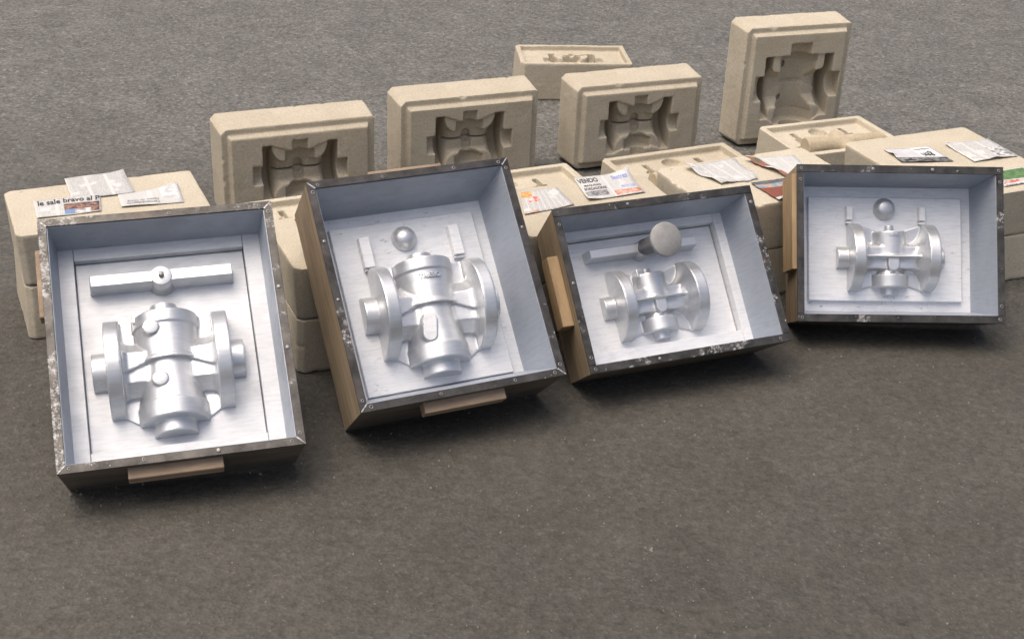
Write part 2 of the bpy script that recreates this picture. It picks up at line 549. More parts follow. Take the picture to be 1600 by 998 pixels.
def place(o, x, y, yaw, z=0.0):
    o.matrix_world = Matrix.Translation((x, y, z)) @ Matrix.Rotation(math.radians(yaw), 4, 'Z')

GROUP_M = 'sand moulds set out on the asphalt'
def standing_mould(x, y, yaw, w, thick, h, seed, mat, label, cav):
    """stands on edge, pattern side to the front (-v)"""
    pnl = 16.0
    t = thick - pnl
    # lying coordinates: u = width, v = height, z = towards the viewer
    f = mould_field(w, h, t, seed, panel=(22, pnl, 3), cavities=[cav], chips=18)
    me = nets('sand_mould', f, (0, 0, 0), (w, h, thick), 2.7)
    o = add_obj('sand_mould', me, None, [mat])
    # u -> x, v -> z, z -> -y
    R = Matrix(((1, 0, 0, 0), (0, 0, -1, 0), (0, 1, 0, 0), (0, 0, 0, 1)))
    o.matrix_world = Matrix.Translation((x, y, 0.001)) @ Matrix.Rotation(math.radians(yaw), 4, 'Z') @ Matrix.Translation((0, thick * .001, 0)) @ R
    return tag(o, label, 'sand mould', GROUP_M)

def cav_small(xc, yc, face, k=1.0, kind=5):
    return lambda X, Y, Z: valve_small((X - xc) / k, (Y - yc) / k, (face - Z) / k, kind) * k
def cav_large(xc, yc, face):
    return lambda X, Y, Z: valve_large((X - xc), (Y - yc), (face - Z), 3)

standing_mould(-.775, 3.436, 23.3, 427, 131, 267, 3, SAND[1], 'leftmost of the four upright sand moulds, behind the gap between the two left boxes',
               cav_small(212, 129, 131))
standing_mould(-.333, 3.715, 22.7, 423, 129, 267, 5, SAND[1], 'second upright sand mould from the left, behind the top edge of the second box',
               cav_small(206, 131, 129))
standing_mould(.159, 3.912, 22.1, 417, 128, 266, 8, SAND[1], 'third upright sand mould from the left, standing right in front of the small far-off mould',
               cav_small(206, 131, 128))
standing_mould(.669, 4.174, 20.2, 370, 119, 385, 12, SAND[0], 'tallest upright sand mould at the top right with a large valve hollow',
               cav_large(190, 190, 119))

def lying_mould(x, y, yaw, w, d, t, seed, mat, label, z=0.0, face='down', res=4.2, **kw):
    f = mould_field(w, d, t, seed, **kw)
    me = nets('sand_mould', f, (0, 0, 0), (w, d, t), res)
    o = add_obj('sand_mould', me, None, [mat])
    base = Matrix.Translation((x, y, z)) @ Matrix.Rotation(math.radians(yaw), 4, 'Z')
    if face == 'down':      # pattern side (tapered) underneath
        base = base @ Matrix.Translation((0, d * .001, t * .001)) @ Matrix.Rotation(math.pi, 4, 'X')
    o.matrix_world = base
    return tag(o, label, 'sand mould', GROUP_M)

# closed pairs: lower half with pattern side up, upper half pattern side down
HALF = 128.5
for nm, x, y, yaw, w, d, lab in (
    ('a', -1.082, 2.775, 24.5, 433, 262, 'at the far left behind the leftmost pattern box'),
    ('b', -.462, 2.679, 24.5, 419, 264, 'in the gap between the two left boxes'),
    ('c', .025, 2.897, 22.7, 419, 264, 'behind the second box and the plug box'),
    ('d', .469, 3.084, 26.7, 452, 287, 'behind the right corner of the plug box'),
    ('e', 1.036, 3.209, 24.8, 404, 419, 'large and square, behind the rightmost pattern box')):
    s = ord(nm)
    lying_mould(x, y, yaw, w, d, HALF, s, SAND[s % 3], 'lower sand block of the pair ' + lab, 0.001, 'up')
    lying_mould(x, y, yaw, w, d, HALF, s + 20, SAND[(s + 1) % 3], 'upper sand block of the pair ' + lab, .001 + (HALF + .8) * .001, 'down')

# single halves with the tray side up in the row behind
def tray_cavs(w, d, face, valve=True, k=1.0):
    xc, yc = w / 2, d - 172
    cs = [lambda X, Y, Z: boxd(X, Y, Z, (xc - 84, d - 70, face), (8, 24, 18), 1.0),
          lambda X, Y, Z: boxd(X, Y, Z, (xc + 84, d - 70, face), (8, 24, 18), 1.0),
          lambda X, Y, Z: np.sqrt((X - xc) ** 2 + (Y - (d - 58)) ** 2 + (Z - face) ** 2) - 28]
    if valve:
        cv = cav_small(xc, yc, face, 1.0, 4)
        cs.append(lambda X, Y, Z: np.maximum(cv(X, Y, Z), 16 - Y))
    return cs
TR = 18.0
for nm, x, y, yaw, w, d, lab in (
    ('t1', -.618, 3.062, 25.8, 408, 256, 'open tray mould lying below the leftmost upright sand mould'),
    ('t2', -.131, 3.279, 25.0, 408, 256, 'open tray mould just right of the second pattern box top corner'),
    ('t3', .330, 3.487, 26.0, 414, 256, 'open tray mould with slots and an oval dimple below the third upright mould'),
    ('t4', .801, 3.801, 23.5, 371, 256, 'open tray mould with a thick round core, in front of the tallest mould')):
    s = 40 + int(nm[1])
    lying_mould(x, y, yaw, w, d, 129, s, SAND[s % 3], lab, .001, 'up', 3.2, tray=(25, TR), cavities=tray_cavs(w, d, 129 - TR), taper=5, chips=4)

# small far mould
lying_mould(-.014, 4.536, 7.05, 388, 219, 124, 71, SAND[1], 'small far-off sand mould lying flat behind all the others', .001, 'up', 3.2,
            tray=(22, 16), cavities=[cav_small(194, 100, 124 - 16, .78, 4)], taper=6, chips=4)

# cores lying in two of the trays
def sand_core(x, y, yaw, w, d, label, seed, dz=0, back=172, turn=0):
    def f(X, Y, Z):
        q = rbox2(np.abs(X) - 126, np.sqrt(Y * Y + Z * Z) - 29, 2.5)
        q = smin(q, revy(X, Y, Z, [(-60, 24), (-20, 20), (10, 18), (46, 24), (62, 20), (76, 10)], 4), 12)
        return q + vnoise(X, Y, Z, 12, seed) * 1.6 + vnoise(X, Y, Z, 35, seed) * 1.6
    me = nets('sand_core', f, (-130, -64, -32), (130, 80, 32), 3.0)
    o = add_obj('sand_core', me, None, [CORE_SAND])
    o.matrix_world = Matrix.Translation((x, y, .001)) @ Matrix.Rotation(math.radians(yaw), 4, 'Z') @ Matrix.Translation((w / 2000, (d - back) / 1000, (129 - TR + dz) / 1000)) @ Matrix.Rotation(math.radians(turn), 4, 'Z')
    return tag(o, label, 'sand core', 'sand cores laid in the tray moulds')
sand_core(.330, 3.487, 26.0, 414, 256, 'end of a sand core peeping out beside the pair with two newspapers', 3)
sand_core(.801, 3.801, 23.5, 371, 256, 'thick rounded sand core in the tray before the tallest mould', 9, 11, 192, -5)

# ------------------------------------------------------------------ pattern boxes
def text_mesh(txt, size, extrude, bold=True):
    cu = bpy.data.curves.new('lettering', 'FONT')
    cu.body = txt
    cu.size = size
    cu.extrude = extrude
    cu.align_x = 'CENTER'
    cu.align_y = 'CENTER'
    cu.resolution_u = 3
    if bold:
        cu.offset = size * .025
    tmp = bpy.data.objects.new('tmp', cu)
    COL.objects.link(tmp)
    dg = bpy.context.evaluated_depsgraph_get()
    me = bpy.data.meshes.new_from_object(tmp.evaluated_get(dg))
    bpy.data.objects.remove(tmp)
    bpy.data.curves.remove(cu)
    return me

def box_matrix(px, py, pz, lean, yaw, rol):
    return (Matrix.Translation((px, py, pz)) @ Matrix.Rotation(math.radians(yaw), 4, 'Z')
            @ Matrix.Rotation(math.radians(lean), 4, 'X') @ Matrix.Rotation(math.radians(rol), 4, 'Z'))

def screw(parent, x, y, r=.0045, style=0):
    """screw head in the rim: ring with dark recess or a pale plug"""
    if style == 0:
        s = lathe('screw', [(r, -.002), (r, .0006), (r * .8, .0012), (r * .55, .0010), (r * .5, -.0006), (r * .1, -.0008)], 14, parent, [SCREW], True, (x, y, 0))
        s.data.materials.append(DARK)
        n = 14
        for i, p in enumerate(s.data.polygons):
            if i >= 3 * n and i < 5 * n or i == 5 * n + 1:
                p.material_index = 1
    else:
        s = lathe('screw', [(r, -.002), (r, .0008), (r * .7, .0013), (r * .1, .0015)], 14, parent, [SCREW], True, (x, y, 0))
    return s

RW, RT = .018, .004
def pattern_box(px, py, pz, lean, yaw, rol, W, H, D, t, floor, ix, iy, rim_mats, mitre, screws, label):
    root = bpy.data.objects.new('pattern_box', None)
    COL.objects.link(root)
    root.empty_display_size = .05
    root.matrix_world = box_matrix(px, py, pz, lean, yaw, rol)
    tag(root, label, 'pattern box', 'silver painted pattern boxes leaning on the moulds')
    e = .0012
    # corner rings (left-bottom, right-bottom, right-top, left-top)
    def ring(a, b, z, c=None, d_=None):
        c = a if c is None else c
        return [(a, b, z), (W - a, b, z), (W - a, H - b, z), (a, H - b, z)]
    of, ob = ring(e, e, -RT), ring(t, t, -D)
    inf, inl, inb = ring(RW, RW, -RT), ring(ix, iy, -floor), ring(ix, iy, -D + .002)
    sides = (('bottom', 0, 1), ('right', 1, 2), ('top', 2, 3), ('left', 3, 0))
    for nm, a, b in sides:
        wood = WOOD_X if nm in ('bottom', 'top') else WOOD_Y
        bm = bmesh.new()
        V = [bm.verts.new(p) for p in (of[a], of[b], ob[b], ob[a], inf[a], inf[b], inl[b], inl[a], inb[b], inb[a])]
        fs = [((0, 1, 5, 4), 1), ((0, 3, 2, 1), 0), ((4, 5, 6, 7), 1), ((7, 6, 8, 9), 1), ((3, 9, 8, 2), 0)]
        for ids, mi in fs:
            bm.faces.new([V[i] for i in ids]).material_index = mi
        bm.faces.new([V[i] for i in (0, 4, 7, 9, 3)])
        bm.faces.new([V[i] for i in (1, 2, 8, 6, 5)])
        bmesh.ops.recalc_face_normals(bm, faces=bm.faces)
        me = bpy.data.meshes.new('side_board')
        bm.to_mesh(me); bm.free()
        add_obj('side_board', me, root, [wood, SHADED_WALL_PAINT])
    # rim strips
    strips = {}
    g = .0005
    for nm, a, b in sides:
        rm = rim_mats[{'bottom': 0, 'right': 1, 'top': 2, 'left': 3}[nm]]
        o2, i2 = ring(0, 0, 0), ring(RW - .0016, RW - .0016, 0)
        if mitre:
            q = [o2[a], o2[b], i2[b], i2[a]]
            # tiny gap at the mitre
            dx = Vector(o2[b]) - Vector(o2[a]); dx.normalize()
            q = [Vector(q[0]) + dx * g, Vector(q[1]) - dx * g, Vector(q[2]) - dx * g, Vector(q[3]) + dx * g]
        else:
            if nm == 'top':
                q = [(0, H - RW, 0), (W, H - RW, 0), (W, H, 0), (0, H, 0)]
            elif nm == 'bottom':
                q = [(0, 0, 0), (W, 0, 0), (W, RW, 0), (0, RW, 0)]
            elif nm == 'left':
                q = [(0, RW + g, 0), (RW - .0016, RW + g, 0), (RW - .0016, H - RW - g, 0), (0, H - RW - g, 0)]
            else:
                q = [(W - RW + .0016, RW + g, 0), (W, RW + g, 0), (W, H - RW - g, 0), (W - RW + .0016, H - RW - g, 0)]
        v = [(p[0], p[1], -RT + .0002) for p in q] + [(p[0], p[1], 0) for p in q]
        strips[nm] = hexa('rim_strip', v, root, [rm], .0007)
    if mitre:       # bare metal weld run across each mitred corner
        for cx, cy, sx, sy in ((0, 0, 1, 1), (W, 0, -1, 1), (W, H, -1, -1), (0, H, 1, -1)):
            a = Vector((cx + sx * .0012, cy + sy * .0012, 0)); b_ = Vector((cx + sx * .0165, cy + sy * .0165, 0))
            n_ = Vector((-(b_ - a).y, (b_ - a).x, 0)).normalized() * .0016
            q = [a - n_ * .6, b_ - n_, b_ + n_, a + n_ * .6]
            if (q[1] - q[0]).cross(q[3] - q[0]).z < 0:
                q = q[::-1]
            hexa('corner_weld', [(p.x, p.y, -.0015) for p in q] + [(p.x, p.y, .0007) for p in q], root, [WELD], .0004)
    for nm, x, y, st in screws:
        screw(strips[nm], x + random.uniform(-.002, .002) * (nm in ('top', 'bottom')), y, random.uniform(.0034, .0044), st)
    return root

def pos_along(W, H, corners=True, extra=()):
    """two screws at each mitred corner plus extras"""
    c, k = .009, .024
    s = []
    if corners:
        s = [('bottom', k, c, 0), ('left', c, k, 0), ('bottom', W - k, c, 0), ('right', W - c, k, 0),
             ('top', k, H - c, 0), ('left', c, H - k, 0), ('top', W - k, H - c, 0), ('right', W - c, H - k, 0)]
    return s + list(extra)

def valve_part(root, field, x, y, z, rot, lo, hi, mats, res=2.0):
    me = nets('valve_pattern', field, lo, hi, res)
    o = add_obj('valve_pattern', me, root, mats)
    o.matrix_local = Matrix.Translation((x, y, z)) @ Matrix.Rotation(math.radians(rot), 4, 'Z')
    return o

def lettering(parent, txt, size, r, y, x=0.0, mats=(), ext=.0012):
    me = text_mesh(txt, size, ext)
    for v in me.vertices:
        a = v.co.x / r + x / r
        rr_ = r + v.co.z
        v.co = Vector((rr_ * math.sin(a), v.co.y + y, rr_ * math.cos(a)))
    return add_obj('raised_lettering', me, parent, mats)

def recessed_floor(root, W, H, floor, ix, iy, x0, x1, y0, y1, dep, D, paint, gap=.0018):
    zf, zp = -floor, -floor - dep
    block('base_board', ix - .002, W - ix + .002, iy - .002, H - iy + .002, -D + .004, zp - .012, root, [SHADED_WALL_PAINT], 0)
    block('recessed_panel', x0 + gap, x1 - gap, y0 + .0005, y1 - gap, zp - .0118, zp, root, [paint], .0008)
    g = .0007
    block('frame_board', ix - .002, x0, iy - .002, H - iy + .002, zp - .0117, zf, root, [paint], .0009)
    block('frame_board', x1, W - ix + .002, iy - .002, H - iy + .002, zp - .0117, zf, root, [paint], .0009)
    block('frame_board', x0 + g, x1 - g, y1, H - iy + .002, zp - .0117, zf - .0003, root, [paint], .0009)
    block('frame_board', x0 + g, x1 - g, iy - .002, y0, zp - .0117, zf - .0003, root, [paint], .0009)

def raised_floor(root, W, H, floor, ix, iy, x0, x1, y0, y1, hgt, D, paint):
    zf = -floor
    block('base_board', ix - .002, W - ix + .002, iy - .002, H - iy + .002, -D + .004, zf, root, [paint], 0)
    block('pattern_plate', x0, x1, y0, y1, zf + .0002, zf + hgt, root, [paint], .0015, .0008)

# ---- box 1, far left
W, H, D = .4528, .5207, .1412
b1 = pattern_box(-.8106, 2.1171, .1031, 38.474, 15.482, 1.41, W, H, D, .0117, .090, .0275, .0265,
                 [RIM[0], RIM[0], RIM[0], RIM_HEAVY], True,
                 pos_along(W, H, True, [('bottom', .155, .009, 0), ('bottom', .29, .009, 1), ('top', .25, H - .009, 0), ('right', W - .009, .33, 1), ('right', W - .009, .20, 1), ('left', .009, .16, 0)]),
                 'leftmost pattern box, with two round spots on the valve and a plaster-caked rim')
recessed_floor(b1, W, H, .090, .0275, .0265, .057, .392, .063, .4685, .016, D, PANEL_PAINT[0])
v1 = valve_part(b1, lambda X, Y, Z: valve_large(X, Y, Z, 1), .220, .228, -.106, 0, (-148, -148, -3), (148, 132, 102), [PATTERN_PAINT])
for cx, cy, top in ((-.028, .063, .065), (-.020, -.044, .060)):      # bare flat tops of the two round studs
    lathe('round_pad', [(.0140, top - .002), (.0140, top + .0002), (.0134, top + .0007), (.0005, top + .0007)], 32, v1, [PANEL_PAINT[2]], True, (cx, cy, 0))
bar = block('runner_bar', .083, .365, .395, .425, -.1062, -.067, b1, [PATTERN_PAINT], .0012, .003)
lathe('runner_boss', [(.027, -.1062), (.0205, -.0645), (.0195, -.0640), (.001, -.0640)], 40, b1, [PATTERN_PAINT], True, (.223, .4085, 0))
lathe('locating_pin', [(.0055, -.0645), (.0055, -.056), (.0045, -.055), (.0005, -.055)], 16, b1, [SCREW], True, (.223, .4085, 0))
block('handle_block', .124, .298, -.019, .004, -.048, -.020, b1, [WOOD_H], .0015)
block('handle_block', -.012, .004, .335, .480, -.080, -.050, b1, [WOOD_H], .0015)

# ---- box 2, second from left, tilted
W, H, D = .4443, .4909, .1709
b2 = pattern_box(-.2857, 2.3491, .1185, 44.967, 24.4965, .1606, W, H, D, .0052, .112, .045, .0485,
                 [RIM[1], RIM[1], RIM[1], RIM[1]], True,
                 pos_along(W, H, True, [('bottom', .17, .009, 0), ('bottom', .33, .009, 0), ('top', .16, H - .009, 0), ('top', .32, H - .009, 0), ('left', .009, .36, 1), ('left', .009, .235, 1), ('right', W - .009, .33, 1)]),
                 'second pattern box from the left, with an oblong pad and raised letters on the valve')
raised_floor(b2, W, H, .112, .045, .0485, .050, .3735, .0475, .418, .012, D, PANEL_PAINT[1])
v2 = valve_part(b2, lambda X, Y, Z: valve_large(X, Y, Z, 2), .2225, .2115, -.100, -2.7, (-148, -148, -3), (148, 132, 102), [PATTERN_PAINT])
def oblong_pad(parent, a, b, r, z, mat):
    d = Vector((b[0] - a[0], b[1] - a[1])); ang = math.atan2(d.y, d.x)
    ring = [(b[0] + r * math.cos(ang - math.pi / 2 + math.pi * k / 12), b[1] + r * math.sin(ang - math.pi / 2 + math.pi * k / 12)) for k in range(13)]
    ring += [(a[0] + r * math.cos(ang + math.pi / 2 + math.pi * k / 12), a[1] + r * math.sin(ang + math.pi / 2 + math.pi * k / 12)) for k in range(13)]
    n = len(ring)
    v = [(x, y, z - .002) for x, y in ring] + [(x, y, z + .0007) for x, y in ring]
    f = [tuple(range(n, 2 * n)), tuple(range(n))[::-1]] + [(k, (k + 1) % n, n + (k + 1) % n, n + k) for k in range(n)]
    me = bpy.data.meshes.new('oblong_pad')
    me.from_pydata(v, [], f)
    return add_obj('oblong_pad', me, parent, [mat])
oblong_pad(v2, (-.028, -.069), (-.022, -.038), .0132, .063, PANEL_PAINT[2])
lettering(v2, 'TRIEBO', 0.0140, .0630, .057, -.003, [PATTERN_PAINT], .002)
for x in (.104, .304):
    block('side_bar', x, x + .024, .318, .387, -.1002, -.083, b2, [PANEL_PAINT[2]], .001, .0006)
    block('side_bar_stop', x + .0005, x + .0235, .313, .3175, -.1002, -.089, b2, [PANEL_PAINT[2]], .0008)
lathe('ball_boss', [(.0275 * math.cos(a), -.1005 + .0275 * math.sin(a)) for a in np.linspace(0, 1.54, 14)], 36, b2, [PATTERN_PAINT], True, (.2065, .374, 0))
block('handle_block', .135, .311, -.021, .004, -.050, -.020, b2, [WOOD_H], .0015)
block('handle_block', .140, .303, H - .003, H + .014, -.055, -.022, b2, [WOOD_H], .0015)

# ---- box 3, with the round plug
W, H, D = .4893, .3688, .1548
b3 = pattern_box(.1715, 2.5807, .0955, 47.2312, 22.8698, -.03, W, H, D, .0134, .097, .0375, .028,
                 [RIM[2], RIM[2], RIM[2], RIM[2]], False,
                 [('bottom', .012, .009, 0), ('left', .009, .035, 0), ('left', .009, H - .036, 0), ('left', .009, .20, 1), ('bottom', .165, .009, 1), ('bottom', .31, .009, 0), ('bottom', W - .025, .009, 0),
                  ('top', .18, H - .009, 1), ('right', W - .009, H - .04, 1), ('right', W - .009, .21, 0), ('right', W - .009, .10, 1)],
                 'third pattern box from the left, holding the round grey plug')
recessed_floor(b3, W, H, .097, .0375, .028, .057, .430, .060, .3215, .023, D, PANEL_PAINT[2])
v3 = valve_part(b3, lambda X, Y, Z: valve_small(X, Y, Z, 3), .240, .160, -.120, 0, (-130, -92, -3), (130, 84, 82), [PATTERN_PAINT], 1.8)
block('runner_bar', .097, .368, .267, .292, -.1202, -.081, b3, [PATTERN_PAINT], .0012, .0025)
lathe('runner_boss', [(.022, -.1202), (.019, -.080), (.018, -.0795), (.001, -.0795)], 36, b3, [PATTERN_PAINT], True, (.234, .279, 0))
block('handle_block', -.022, .004, .116, .274, -.075, -.035, b3, [WOOD_HY], .0015)

# ---- box 4, far right
W, H, D = .4868, .3666, .142
b4 = pattern_box(.659, 2.9075, .0719, 57.8304, 2.0582, 1.0674, W, H, D, .0055, .116, .0410, .0335,
                 [RIM[3], RIM[0], RIM[3], RIM[3]], False,
                 [('bottom', .010, .009, 0), ('bottom', W - .014, .009, 0), ('top', .012, H - .009, 0), ('top', W - .012, H - .009, 0), ('left', .009, H - .035, 0),
                  ('right', W - .009, H - .036, 0), ('top', .18, H - .009, 1), ('top', .32, H - .009, 1), ('right', W - .009, .04, 0)],
                 'rightmost pattern box, bluish silver inside, with a ball and raised letters')
raised_floor(b4, W, H, .116, .0410, .0335, .0505, .422, .0565, .3075, .014, D, PANEL_PAINT[3])
v4 = valve_part(b4, lambda X, Y, Z: valve_small(X, Y, Z, 4), .245, .161, -.102, 0, (-130, -92, -3), (130, 84, 82), [PATTERN_PAINT], 1.8)
lettering(v4, 'TRIEBO', .0095, .0406, .052, -.002, [PATTERN_PAINT], .0018)
for x in (.139, .314):
    block('side_bar', x, x + .015, .249, .283, -.1022, -.084, b4, [PANEL_PAINT[2]], .0008, .0004)
    block('side_bar_stop', x + .0004, x + .0147, .241, .2475, -.1022, -.088, b4, [PANEL_PAINT[2]], .0008)
lathe('ball_boss', [(.0265 * math.cos(a), -.1025 + .0265 * math.sin(a)) for a in np.linspace(-.0, .98, 12)] + [(.001, -.1025 + .0265 * math.sin(.98))], 36, b4, [PATTERN_PAINT], True, (.2335, .2785, 0))
block('handle_block', -.010, .004, .122, .345, -.105, -.006, b4, [WOOD_HY], .0012)

# ---- the round plug standing in box 3
def mat_plug():
    t = NT('plug_grey')
    c = t.mix(t.ramp(t.noise(20, 6, .7), [(.3, 0.0), (.7, 1.0)]), (.23, .228, .222), (.40, .392, .38))
    return t.set(c, .7, .1, t.bump(t.noise(160, 4, .7), .4, .001))
def mat_plug_side():
    t = NT('plug_side_grey')
    c = t.mix(t.noise(20, 5, .7), (.12, .12, .125), (.24, .24, .245))
    return t.set(c, .5, .4)
pl = lathe('sprue_plug', [(.019, 0), (.0195, .04), (.0235, .066), (.032, .082), (.038, .086), (.0385, .095), (.0375, .096), (.001, .0963)], 48, None, [mat_plug_side(), mat_plug()], True)
pl.data.polygons[-1].material_index = 1
for p in pl.data.polygons:
    if p.center.z > .086:
        p.material_index = 1
pl.matrix_world = b3.matrix_world @ Matrix.Translation((.234, .279, -.0808)) @ Matrix.Rotation(math.radians(8.2), 4, 'X') @ Matrix.Rotation(math.radians(6.0), 4, 'Y')
tag(pl, 'round grey mushroom-headed plug standing on the bar in the third box', 'plug')

# ------------------------------------------------------------------ newspapers
def mat_paper(name, seed, cols=4, rows=26, tint=(.60, .595, .575), ink=.45, blocks=()):
    t = NT(name)
    uv = t.new('ShaderNodeSeparateXYZ')
    t.link(t.tc.outputs['UV'], uv.inputs[0])
    u, v = uv.outputs[0], uv.outputs[1]
    fr = t.math('FRACT', t.math('MULTIPLY', u, cols))
    incol = t.math('MULTIPLY', t.math('GREATER_THAN', fr, .08), t.math('LESS_THAN', fr, .92))
    line = t.math('LESS_THAN', t.math('FRACT', t.math('MULTIPLY', v, rows)), .55)
    cmb = t.new('ShaderNodeCombineXYZ')
    t.link(t.math('MULTIPLY', u, 60), cmb.inputs[0])
    t.link(t.math('FLOOR', t.math('MULTIPLY', v, rows)), cmb.inputs[1])
    cmb.inputs[2].default_value = seed
    n = t.new('ShaderNodeTexNoise')
    n.inputs['Scale'].default_value = 1.0
    n.inputs['Detail'].default_value = 1
    t.link(cmb.outputs[0], n.inputs['Vector'])
    word = t.math('GREATER_THAN', n.outputs[0], .44)
    blk = t.ramp(t.noise(3.0, 2, .5, coord='UV', off=seed), [(.36, 0.0), (.42, 1.0)])
    msk = t.math('MULTIPLY', t.math('MULTIPLY', t.math('MULTIPLY', incol, line), word), blk)
    base = t.mix(t.noise(5, 3, coord='UV', off=seed), tint, tuple(x * .88 for x in tint))
    c = t.mix(t.math('MULTIPLY', msk, min(1.0, ink * 1.5)), base, (.05, .05, .055))
    for (u0, v0, u1, v1, ca, cb, sc) in blocks:
        mk = t.math('MULTIPLY', t.math('MULTIPLY', t.math('GREATER_THAN', u, u0), t.math('LESS_THAN', u, u1)),
                    t.math('MULTIPLY', t.math('GREATER_THAN', v, v0), t.math('LESS_THAN', v, v1)))
        pic = t.mix(t.ramp(t.noise(sc, 4, .7, coord='UV', off=seed + u0 * 9), [(.42, 0.0), (.58, 1.0)]), ca, cb)
        c = t.mix(mk, c, pic)
    return t.set(c, .85, 0, t.bump(t.noise(9, 3, coord='UV', off=seed), .2, .004), .2)

def sheet(corners, z, seed, mat, label, curl=.010, lift=(), n=12, ragged=.0):
    """corners: back-left, back-right, front-right, front-left on the ground plan"""
    r = np.random.default_rng(seed)
    P = [Vector((c[0], c[1], 0)) for c in corners]
    ph = r.random(4) * 6.28
    cx = sum(c[0] for c in corners) / 4; cy = sum(c[1] for c in corners) / 4
    def at(u, v, dz=0.0):
        p = (P[3] * (1 - u) + P[2] * u) * (1 - v) + (P[0] * (1 - u) + P[1] * u) * v
        h = .0015 + .0012 * (1 + math.sin(5 * u + ph[0]) * math.sin(4 * v + ph[1]))
        for (uu, vv, rad, hh) in lift:
            dd = math.hypot(u - uu, v - vv) / rad
            if dd < 1:
                h += hh * (1 - dd) ** 2
        return Vector((p.x - cx, p.y - cy, h + dz))
    vs, fs, uvs = [], [], []
    rag = r.normal(0, ragged, (n + 1, n + 1, 2)) if ragged else np.zeros((n + 1, n + 1, 2))
    for j in range(n + 1):
        for i in range(n + 1):
            u, v = i / n, j / n
            if i in (0, n) or j in (0, n):
                u += rag[i, j, 0]; v += rag[i, j, 1]
            vs.append(at(u, v)); uvs.append((i / n, j / n))
    for j in range(n):
        for i in range(n):
            a = j * (n + 1) + i
            fs.append((a, a + 1, a + n + 2, a + n + 1))
    m0 = len(vs)      # thickness of the paper
    vs += [p - Vector((0, 0, .0003)) for p in vs]
    fs += [tuple(m0 + k for k in reversed(f)) for f in fs]
    edge = [i for i in range(n)] + [(j + 1) * (n + 1) - 1 for j in range(n)] + [(n + 1) * (n + 1) - 1 - i for i in range(n)] + [(n - j) * (n + 1) for j in range(n)]
    for k in range(len(edge)):
        a, b = edge[k], edge[(k + 1) % len(edge)]
        fs.append((a, m0 + a, m0 + b, b))
    me = bpy.data.meshes.new('newspaper_sheet')
    me.from_pydata([tuple(p) for p in vs], [], fs)
    uvl = me.uv_layers.new(name='UVMap')
    for lp in me.loops:
        uvl.data[lp.index].uv = uvs[lp.vertex_index % m0]
    for p in me.polygons:
        p.use_smooth = True
    o = add_obj('newspaper_sheet', me, None, [mat])
    o.location = (cx, cy, z)
    tag(o, label, 'newspaper', 'newspaper sheets lying on the moulds')
    return o, at

def mat_ink(name, col):
    t = NT(name)
    return t.set(t.mix(t.noise(60, 2), col, tuple(min(1, x * 1.6 + .01) for x in col)), .8)
INK = mat_ink('black_print', (.02, .02, .022))
INK_BLUE = mat_ink('blue_print', (.16, .18, .40))
INK_GREY = mat_ink('grey_print', (.16, .16, .16))
INK_WHITE = mat_ink('white_print', (.6, .6, .58))

def headline(o, at, txt, rect, mat=INK, flip=False, name='printed_headline'):
    me = text_mesh(txt, 1.0, 0, True)
    xs = [v.co.x for v in me.vertices]; ys = [v.co.y for v in me.vertices]
    x0, x1, y0, y1 = min(xs), max(xs), min(ys), max(ys)
    u0, v0, u1, v1 = rect
    bm = bmesh.new(); bm.from_mesh(me)
    bmesh.ops.triangulate(bm, faces=bm.faces)
    bmesh.ops.subdivide_edges(bm, edges=[e for e in bm.edges if e.calc_length() > .25], cuts=2)
    for v in bm.verts:
        a, b = (v.co.x - x0) / (x1 - x0), (v.co.y - y0) / (y1 - y0)
        if flip:
            a, b = 1 - a, 1 - b
        v.co = at(u0 + a * (u1 - u0), v0 + b * (v1 - v0), .0005)
    bm.to_mesh(me); bm.free()
    return add_obj(name, me, o, [mat])

ZT = .2587 + .001
PAPERS = {}
o, at = sheet([(-1.072, 3.095), (-.949, 3.158), (-.889, 3.036), (-1.019, 2.976)], ZT, 1, mat_paper('newsprint_columns', 3., 3, 24, ink=.35), 'newspaper sheet of three text columns, at the back of the far left mould', lift=[(1, 1, .4, .006)])
o, at = sheet([(-1.103, 2.959), (-.964, 3.012), (-.938, 2.924), (-1.065, 2.867)], ZT, 2, mat_paper('newsprint_headline', 8., 3, 20, ink=.25, blocks=[(.44, .05, .98, .62, (.36, .20, .14), (.06, .06, .07), 14), (.44, .05, .62, .30, (.16, .24, .40), (.2, .28, .42), 5), (.60, .05, .85, .28, (.7, .68, .66), (.25, .22, .22), 9)]), 'newspaper scrap with a black headline and colour picture, far left mould')
headline(o, at, 'le sale bravo al P', (.06, .68, .99, .96))
o, at = sheet([(-.925, 3.017), (-.802, 3.089), (-.766, 2.995), (-.899, 2.95)], ZT, 3, mat_paper('newsprint_upside', 13., 2, 14, ink=.15, blocks=[(.68, .3, .97, .95, (.45, .45, .45), (.66, .66, .65), 6)]), 'newspaper scrap with upside-down lines, right side of the far left mould', lift=[(.9, 1, .35, .008)])
headline(o, at, 'Fernandobarrio', (.10, .08, .62, .24), INK_GREY, True)
headline(o, at, 'Pastor de Ching', (.12, .28, .62, .44), INK_GREY, True)
o, at = sheet([(-.500, 2.915), (-.40, 2.965), (-.37, 2.87), (-.462, 2.850)], ZT, 4, mat_paper('newsprint_red', 17., 3, 12, blocks=[(-.1, -.1, .9, 1.1, (.36, .07, .05), (.25, .06, .05), 4), (.0, .0, .3, .35, (.65, .63, .6), (.6, .5, .5), 4)]), 'corner of a red printed sheet peeping out left of the second box', lift=[(0, 1, .4, .005)])
